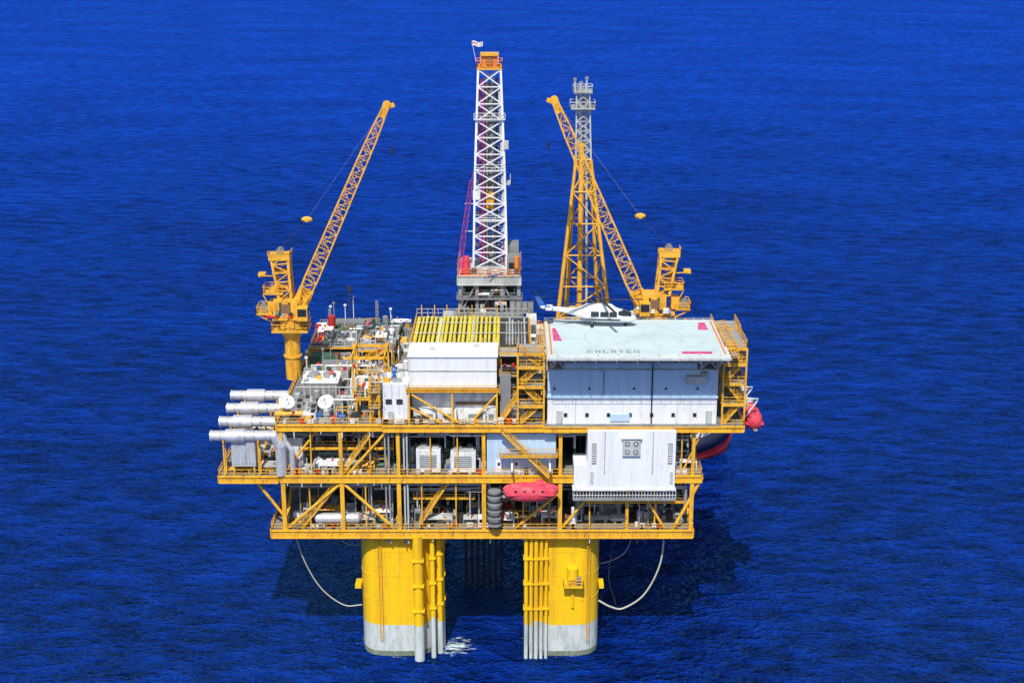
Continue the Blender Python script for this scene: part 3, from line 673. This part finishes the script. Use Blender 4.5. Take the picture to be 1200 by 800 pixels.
s.box(-.9,1.4,34,38,57.2,60.2,'grey_mid');s.box(-.6,1.1,33.95,34.1,58.2,59.4,'glass');s.cyl((.8,33.6,58.6),(.8,33.6,60.6),.45,'orange',10)
s.box(-1,1.2,38.5,44,57.2,61.2,'grey_mid');s.box(-6,-2,34.0,34.6,57.2,58.6,'grey_light');bits(s,-7,1,33.6,35,57.2,16,98)
for x in (-9.2,-6.2,-1.8,1.2):
    for y in (33.9,46): s.beam((x,y,41.4),(x,y,56.3),.6,.6,'steel')
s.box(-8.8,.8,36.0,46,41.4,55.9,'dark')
for z,mm in ((46.5,'grey_light'),(50,'grey_mid'),(53.0,'grey_mid')):
    s.box(-9.8,1.8,33,36,z-.15,z,'grey_mid');s.rail([(-9.8,33,z),(1.8,33,z)],mm,t=.08)
for a,b in (((-9.2,33.8,50),(-6.2,33.8,56)),((-1.8,33.8,56),(1.2,33.8,50)),((-6.2,33.8,50.2),(-1.8,33.8,56))): s.cyl(a,b,.16,'steel')
s.stair((-12.4,34,46.6),(-9.6,34,50),1,'grey_light')
PD=['dark','grey_mid','steel','grey_mid','dark']
clutter(s,-9.5,1.6,33.6,35.6,50,5,41,.7,PD);clutter(s,-9.5,1.6,33.6,35.6,46.5,7,42,.8,PD+['grey_light']);clutter(s,-9,1,34,36,53,4,43,.6,PD)
s.box(-12.4,-10.6,34,38,41.4,49.5,'grey_light');s.box(2.6,4.4,34,38,41.4,49,'white')
clutter(s,-16,3,28,32.5,45.5,12,44,1.2);s.box(-17,3.5,27.5,32.8,45.3,45.5,'deck_grey')
s.box(-6.5,1.5,28,31,41.4,51.4,'grey_mid')
clutter(s,-6,1,28.3,30.7,51.4,4,45,.6)
s.build('drill_floor_substructure',de)
fl=MB()
fl.cyl((-6,38,93),(-6.9,38,97.6),.05,'white',6)
vs=[];fs=[]
for i in range(9):
    u=i/8
    for j in range(2): vs.append((-6.9+u*1.9,38+.18*math.sin(u*7),97.5-j*.8-.2*u+.1*math.sin(u*8)))
for i in range(8): fs.append((2*i,2*i+1,2*i+3,2*i+2))
fl.add(vs,fs,'white',True)
fl.add([(v[0],v[1]-.01,v[2]-.25) for v in vs[0:10:2]]+[(v[0],v[1]-.01,v[2]-.45) for v in vs[0:10:2]],[(i,5+i,6+i,1+i) for i in range(4)],'red')
fl.build('flag')

# ------------------------------------------------------------------ flare tower
ft=MB()
bx,by,bz=13.0,45,41.4
B=[(bx-5.2,by-4,bz),(bx+5.6,by-4,bz),(bx+3.6,by+4.5,bz),(bx-3,by+4.5,bz)]
T=[(bx-1.5,by-1.4,76),(bx+1.2,by-1.4,76),(bx+1.2,by+1.4,76),(bx-1.5,by+1.4,76)]
B=[V(p) for p in B];T=[V(p) for p in T];K=6
for i in range(4):
    j=(i+1)%4
    ft.cyl(B[i],T[i],.42,'yellow_crane',10,r2=.28)
    for k in range(K):
        a=k/K;c=(k+1)/K
        P=lambda q,t:B[q]+(T[q]-B[q])*t
        if k%2: ft.cyl(P(i,a),P(j,c),.13,'yellow_crane',6)
        else: ft.cyl(P(j,a),P(i,c),.13,'yellow_crane',6)
        ft.cyl(P(i,c),P(j,c),.14,'yellow_crane',6)
ft.cyl((bx-.6,by-2.2,bz),(bx-.5,by-1,79),.5,'yellow_crane',10);ft.cyl((bx+.9,by-1,bz),(bx+.4,by,79),.25,'grey_light',8)
ft.lattice((bx-.15,by,76),(bx-.4,by,88),[(0,2.7,2.7),(1,2.3,2.3)],7,.24,.14,'grey_light',xb=True)
ft.cyl((bx-.7,by,76),(bx-.8,by,89.5),.35,'silver');ft.cyl((bx+.3,by,76),(bx+.2,by,89.2),.28,'silver')
for z,w in ((85.2,2.2),(88,1.7)):
    ft.box(bx-.4-w,bx-.4+w,by-w,by+w,z-.15,z,'steel')
    c=bx-.4;ft.rail([(c-w,by-w,z),(c+w,by-w,z),(c+w,by+w,z),(c-w,by+w,z),(c-w,by-w,z)],'grey_light',t=.11,step=.9)
for q,h in ((-1.4,90.4),(-.3,89.8),(.7,90.6)): ft.cyl((bx-.4+q,by,88),(bx-.4+q,by,h),.2,'silver');ft.cyl((bx-.4+q,by,h-.4),(bx-.4+q,by,h),.34,'steel')
ft.build('flare_tower')

# ------------------------------------------------------------------ switchgear building
wb=MB()
wb.box(11.9,25.8,-1.5,4,31.3,41.0,'white_clean');wb.box(9.8,11.9,-1.4,4,31.3,35.2,'white_clean')
panelwall(wb,12,25.7,-1.5,31.3,41,2.28,'white')
wb.box(9.6,26,-1.7,4,31.0,31.3,'white')
for x in (12.6,24.6):
    wb.box(x,x+.7,-1.62,-1.5,35.6,39,'grey_mid')
    for i in range(8): wb.box(x+.05,x+.65,-1.68,-1.6,35.8+i*.4,35.95+i*.4,'white')
wb.box(17.4,20.2,-1.9,-1.5,37.0,39.8,'grey_light')
for i in range(2):
    for j in range(2):
        wb.cyl((18.15+i*1.3,-1.98,37.7+j*1.35),(18.15+i*1.3,-1.9,37.7+j*1.35),.42,'grey_mid',14);wb.cyl((18.15+i*1.3,-2.0,37.7+j*1.35),(18.15+i*1.3,-1.97,37.7+j*1.35),.15,'white',8)
wb.box(17.2,20.4,-2.1,-1.5,39.9,40.05,'white')
for x in (14.6,22.2): wb.cyl((x,-1.7,34),(x,-1.7,41),.07,'grey_light',6)
for x in (12.4,25.0): wb.box(x,x+.5,-1.6,-1.5,32.2,34.2,'grey_light')
wb.box(9.7,26,-1.4,3.5,29.2,29.4,'steel')
for i in range(34): wb.box(9.8+i*.49,9.92+i*.49,-1.5,-1.38,29.4,31,'grey_light')
wb.beam((9.7,-1.55,30.2),(26,-1.55,30.2),.06,.08,'white')
wb.build('switchgear_building',plat)
# ------------------------------------------------------------------ lifeboats
def lifeboat(name,loc,rotz,dav):
    root=empty(name,loc,(0,0,rotz));b=MB()
    secs=[]
    for x,w_,h,zc in ((-4.4,.15,.35,.35),(-4.0,.75,.9,.15),(-3,1.25,1.3,.05),(-1.5,1.5,1.5,0),(1,1.5,1.5,0),(2.8,1.25,1.3,.05),(3.8,.75,.95,.2),(4.4,.12,.4,.45)):
        secs.append(esec(x,w_,h,zc,20,2.5))
    b.loft(secs,'crimson');b.build('hull_and_canopy',root)
    c=MB();c.box(-3.7,3.7,-1.50,1.50,-.10,.02,'crimson');c.loft([esec(2.1,.5,.2,1.4,14),esec(1.9,.65,.5,1.5,14),esec(.9,.65,.5,1.5,14),esec(.7,.5,.2,1.4,14)],'crimson')
    for x in (-2.6,-1.2,.2,1.6):
        for s_ in (-1,1): c.box(x,x+.4,s_*1.40-.06,s_*1.40+.06,.5,.75,'glass')
    c.cyl((-4.2,0,-.9),(-4.2,0,-.7),.4,'steel')
    c.build('gunwale_and_windows',root)
    d=MB()
    for x in (-3,3):
        d.beam((x,0,1.2),(x,0,dav),.07,.07,'dark');d.beam((x,-.3,dav),(x,3.2,dav+.6),.3,.4,'white');d.beam((x,3.2,dav+.6),(x,3.2,-.5),.3,.3,'white')
    d.build('davit',root)
lifeboat('lifeboat',(3.0,-2.3,31.1),0,3.6)
lifeboat('lifeboat',(40.2,14,37.8),math.radians(90),4.0)
bracket=MB()
for y in (11,17): bracket.beam((36.6,y,41),(40.6,y,42),.3,.3,'white');bracket.beam((36.6,y,36),(40.4,y,41.6),.2,.2,'white');bracket.beam((30.5,y,38),(36.6,y,38),.3,.3,'yellow')
bracket.box(36.6,38.6,9,19,41.2,41.35,'steel');bracket.rail([(38.6,9,41.3),(38.6,19,41.3)],'white')
clutter(bracket,33,36,20,31,41.4,6,51);bracket.box(36.6,38.2,13,19,41.4,44.6,'white');bits(bracket,36.7,38.4,9.4,12.6,41.35,8,99)
bracket.build('lifeboat_station',plat)
def dish(x,y,z,r,az):
    root=empty('satellite_dish',(x,y,z),(0,0,az));d=MB()
    vs=[];fs=[];n=24;k=5
    for j in range(k+1):
        rr=r*j/k
        for i in range(n):
            t=2*math.pi*i/n;vs.append(V((rr*math.cos(t),rr*math.sin(t),.28*rr*rr/r)))
    M=Matrix.Rotation(math.radians(42),4,'X')
    vs=[M@v+V((0,0,1.9)) for v in vs]
    for j in range(k):
        for i in range(n): fs.append((j*n+i,j*n+(i+1)%n,(j+1)*n+(i+1)%n,(j+1)*n+i))
    d.add(vs,fs,'white_clean',True);fp=M@V((0,0,r*.8))+V((0,0,1.9))
    for i in (0,8,16): d.cyl(vs[5*n+i],fp,.04,'grey_light',5)
    d.ell(fp,(.16,.16,.16),'grey_mid')
    d.build('reflector',root);p=MB();p.cyl((0,0,-.8),(0,0,1.8),.18,'white');p.box(-.4,.4,-.4,.4,1.2,1.7,'grey_light');p.cyl((0,0,-.8),(0,0,.1),.5,'grey_light',12);p.build('pedestal_mount',root)
dish(-36.0,3.2,42.2,1.3,.5);dish(-29.6,3.2,42.2,1.3,-.3);dish(1.7,2.2,42.2,.9,0)

# ------------------------------------------------------------------ support vessel
sv=empty('supply_vessel',(28.2,92,0),(0,0,math.radians(8)))
def hullsec(x,w,zb,zt,fl):
    return [(x,-w*fl,zt),(x,-w*.95,zb+(zt-zb)*.45),(x,-w*.8,zb+.8),(x,0,zb),(x,w*.8,zb+.8),(x,w*.95,zb+(zt-zb)*.45),(x,w*fl,zt)]
h=MB()
S=[(-26,6,-2,3.4,1),(-10,6.5,-2,3.6,1),(4,6.5,-2,4,1),(12,5.6,-2,5.2,1.08),(17,3.4,-1.6,6.2,1.3),(20.5,.8,-.5,7,2.6),(22,.12,3,7.4,3)]
h.loft([hullsec(*q) for q in S],'red')
h.loft([[ (p[0],p[1]*1.012,p[2]) for p in ((x,-w_*fl2,zt+.02),(x,-w_*(.98+.6*(fl2-1)),zb+(zt-zb)*.55),(x,w_*(.98+.6*(fl2-1)),zb+(zt-zb)*.55),(x,w_*fl2,zt+.02))] for x,w_,zb,zt,fl2 in S],'navy')
h.build('hull',sv)
h=MB();h.box(5,14,-4.6,4.6,4,9,'white');h.box(6,13,-4,4,9,12,'white');h.box(7,12.4,-3.6,3.6,12,14.6,'white')
h.box(6.9,12.5,-3.7,3.7,13,14,'glass');h.cyl((9,0,14.6),(9,0,20),.15,'white');h.box(8.2,9.8,-.1,.1,17,17.3,'white')
for i in range(4): h.box(6+i*2,6.8+i*2,-4.66,-4.5,6.4,7.2,'glass')
h.rail([(14,-4.5,5.5),(20.5,-1.5,7)],'white');h.box(-22,4,-5.6,5.6,3.5,3.7,'green')
for i in range(5): h.box(-20+i*4.4,-17+i*4.4,-3,2,3.7,6.2,['orange','white','blue','grey_light','yellow'][i])
h.build('superstructure_and_cargo',sv)

# ------------------------------------------------------------------ SEA
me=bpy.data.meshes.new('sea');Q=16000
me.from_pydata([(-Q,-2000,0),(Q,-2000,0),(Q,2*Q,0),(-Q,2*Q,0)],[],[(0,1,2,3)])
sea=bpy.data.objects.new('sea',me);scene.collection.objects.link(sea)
m=bpy.data.materials.new('sea_water');m.use_nodes=True;nt=m.node_tree;N=nt.nodes;L=nt.links
N.remove(N['Principled BSDF']);out=N['Material Output']
dif=N.new('ShaderNodeBsdfDiffuse');glo=N.new('ShaderNodeBsdfGlossy');glo.inputs['Roughness'].default_value=.12;glo.inputs['Color'].default_value=(.12,.40,1,1)
fr=N.new('ShaderNodeFresnel');fr.inputs['IOR'].default_value=1.36;mxs=N.new('ShaderNodeMixShader')
L.new(fr.outputs[0],mxs.inputs[0]);L.new(dif.outputs[0],mxs.inputs[1]);L.new(glo.outputs[0],mxs.inputs[2]);L.new(mxs.outputs[0],out.inputs['Surface'])
geo=N.new('ShaderNodeNewGeometry')
def noise(sc,det,rot,st=(1,1,1),ro=.55,dist=0.):
    mp=N.new('ShaderNodeMapping');mp.inputs['Rotation'].default_value=(0,0,rot);mp.inputs['Scale'].default_value=st
    n=N.new('ShaderNodeTexNoise');n.inputs['Scale'].default_value=sc;n.inputs['Detail'].default_value=det;n.inputs['Roughness'].default_value=ro;n.inputs['Distortion'].default_value=dist
    L.new(geo.outputs['Position'],mp.inputs[0]);L.new(mp.outputs[0],n.inputs['Vector']);return n.outputs['Fac']
def math_(op,a,b_):
    n=N.new('ShaderNodeMath');n.operation=op
    for i,q in enumerate((a,b_)):
        if isinstance(q,(int,float)): n.inputs[i].default_value=q
        else: L.new(q,n.inputs[i])
    return n.outputs[0]
mid=noise(.11,4,.4,(1,2.1,1),.66,0)
fine=noise(.6,3,.15,(1,1.7,1),.66,0)
swell=noise(.012,2,.7,(1,2.2,1),.5,0)
hgt=math_('ADD',math_('MULTIPLY',mid,12.),math_('MULTIPLY',fine,2.6))
bp=N.new('ShaderNodeBump');bp.inputs['Strength'].default_value=1;bp.inputs['Distance'].default_value=1
L.new(hgt,bp.inputs['Height'])
for q in (dif,glo,fr): L.new(bp.outputs[0],q.inputs['Normal'])
def cmix(a,b_,f):
    x=N.new('ShaderNodeMix');x.data_type='RGBA'
    for i,q in ((6,a),(7,b_)):
        if isinstance(q,tuple): x.inputs[i].default_value=(*q,1)
        else: L.new(q,x.inputs[i])
    L.new(f,x.inputs[0]);return x.outputs[2]
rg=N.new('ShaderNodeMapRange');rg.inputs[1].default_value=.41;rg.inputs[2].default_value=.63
L.new(math_('ADD',math_('ADD',math_('MULTIPLY',mid,.56),math_('MULTIPLY',fine,.26)),math_('MULTIPLY',swell,.18)),rg.inputs[0])  # wave light on crests and shade in troughs, painted into both colours below
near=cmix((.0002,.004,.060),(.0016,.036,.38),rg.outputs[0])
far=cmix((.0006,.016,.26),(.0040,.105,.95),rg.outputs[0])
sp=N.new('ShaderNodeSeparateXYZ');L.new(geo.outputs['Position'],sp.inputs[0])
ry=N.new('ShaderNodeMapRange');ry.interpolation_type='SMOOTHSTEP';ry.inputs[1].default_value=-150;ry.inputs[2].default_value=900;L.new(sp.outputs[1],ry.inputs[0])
body=cmix(near,far,ry.outputs[0])  # brightens with distance: grazing sky reflection painted into the water colour
def foamdisc(cx,cy,r0,r1):
    s=N.new('ShaderNodeVectorMath');s.operation='DISTANCE';L.new(geo.outputs['Position'],s.inputs[0]);s.inputs[1].default_value=(cx,cy,0)
    r=N.new('ShaderNodeMapRange');r.inputs[1].default_value=r0;r.inputs[2].default_value=r1;r.inputs[3].default_value=1;r.inputs[4].default_value=0
    L.new(s.outputs['Value'],r.inputs[0]);return r.outputs[0]
fm=math_('MAXIMUM',foamdisc(-9.6,4.6,.2,5.6),math_('MULTIPLY',math_('MAXIMUM',foamdisc(CXL,7.6,6.6,9.2),foamdisc(CXR,7.6,6.6,9.2)),.40))
foam=math_('MULTIPLY',math_('SUBTRACT',math_('ADD',fm,math_('MULTIPLY',fine,1.6)),1.34),4)
cap=math_('MULTIPLY',math_('SUBTRACT',mid,.80),30)
foam=math_('MAXIMUM',foam,cap)
cl=N.new('ShaderNodeClamp');L.new(foam,cl.inputs[0])
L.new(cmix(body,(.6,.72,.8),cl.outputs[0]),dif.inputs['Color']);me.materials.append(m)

# ------------------------------------------------------------------ light, world, camera
EL=math.radians(54);AZ=math.radians(9)
sd=V((-math.sin(AZ)*math.cos(EL),-math.cos(AZ)*math.cos(EL),math.sin(EL)))
su=bpy.data.lights.new('sun','SUN');su.energy=4.9;su.angle=math.radians(.5);su.color=(1,.97,.92)
so=bpy.data.objects.new('sun',su);scene.collection.objects.link(so);so.rotation_euler=(-sd).to_track_quat('-Z','Y').to_euler()
w=bpy.data.worlds.new('World');scene.world=w;w.use_nodes=True
sk=w.node_tree.nodes.new('ShaderNodeTexSky');sk.sky_type='NISHITA';sk.sun_disc=False;sk.sun_elevation=EL;sk.sun_rotation=math.radians(180)+AZ
bg=w.node_tree.nodes['Background'];bg.inputs[1].default_value=.115;w.node_tree.links.new(sk.outputs[0],bg.inputs[0])
cam=bpy.data.cameras.new('camera');co=bpy.data.objects.new('camera',cam);scene.collection.objects.link(co)
co.location=(0,-215,121);co.rotation_euler=(math.radians(73),0,0);cam.sensor_width=36;cam.lens=51;cam.clip_start=1;cam.clip_end=60000
scene.camera=co
scene.view_settings.view_transform='Standard';scene.view_settings.look='None';scene.view_settings.exposure=0
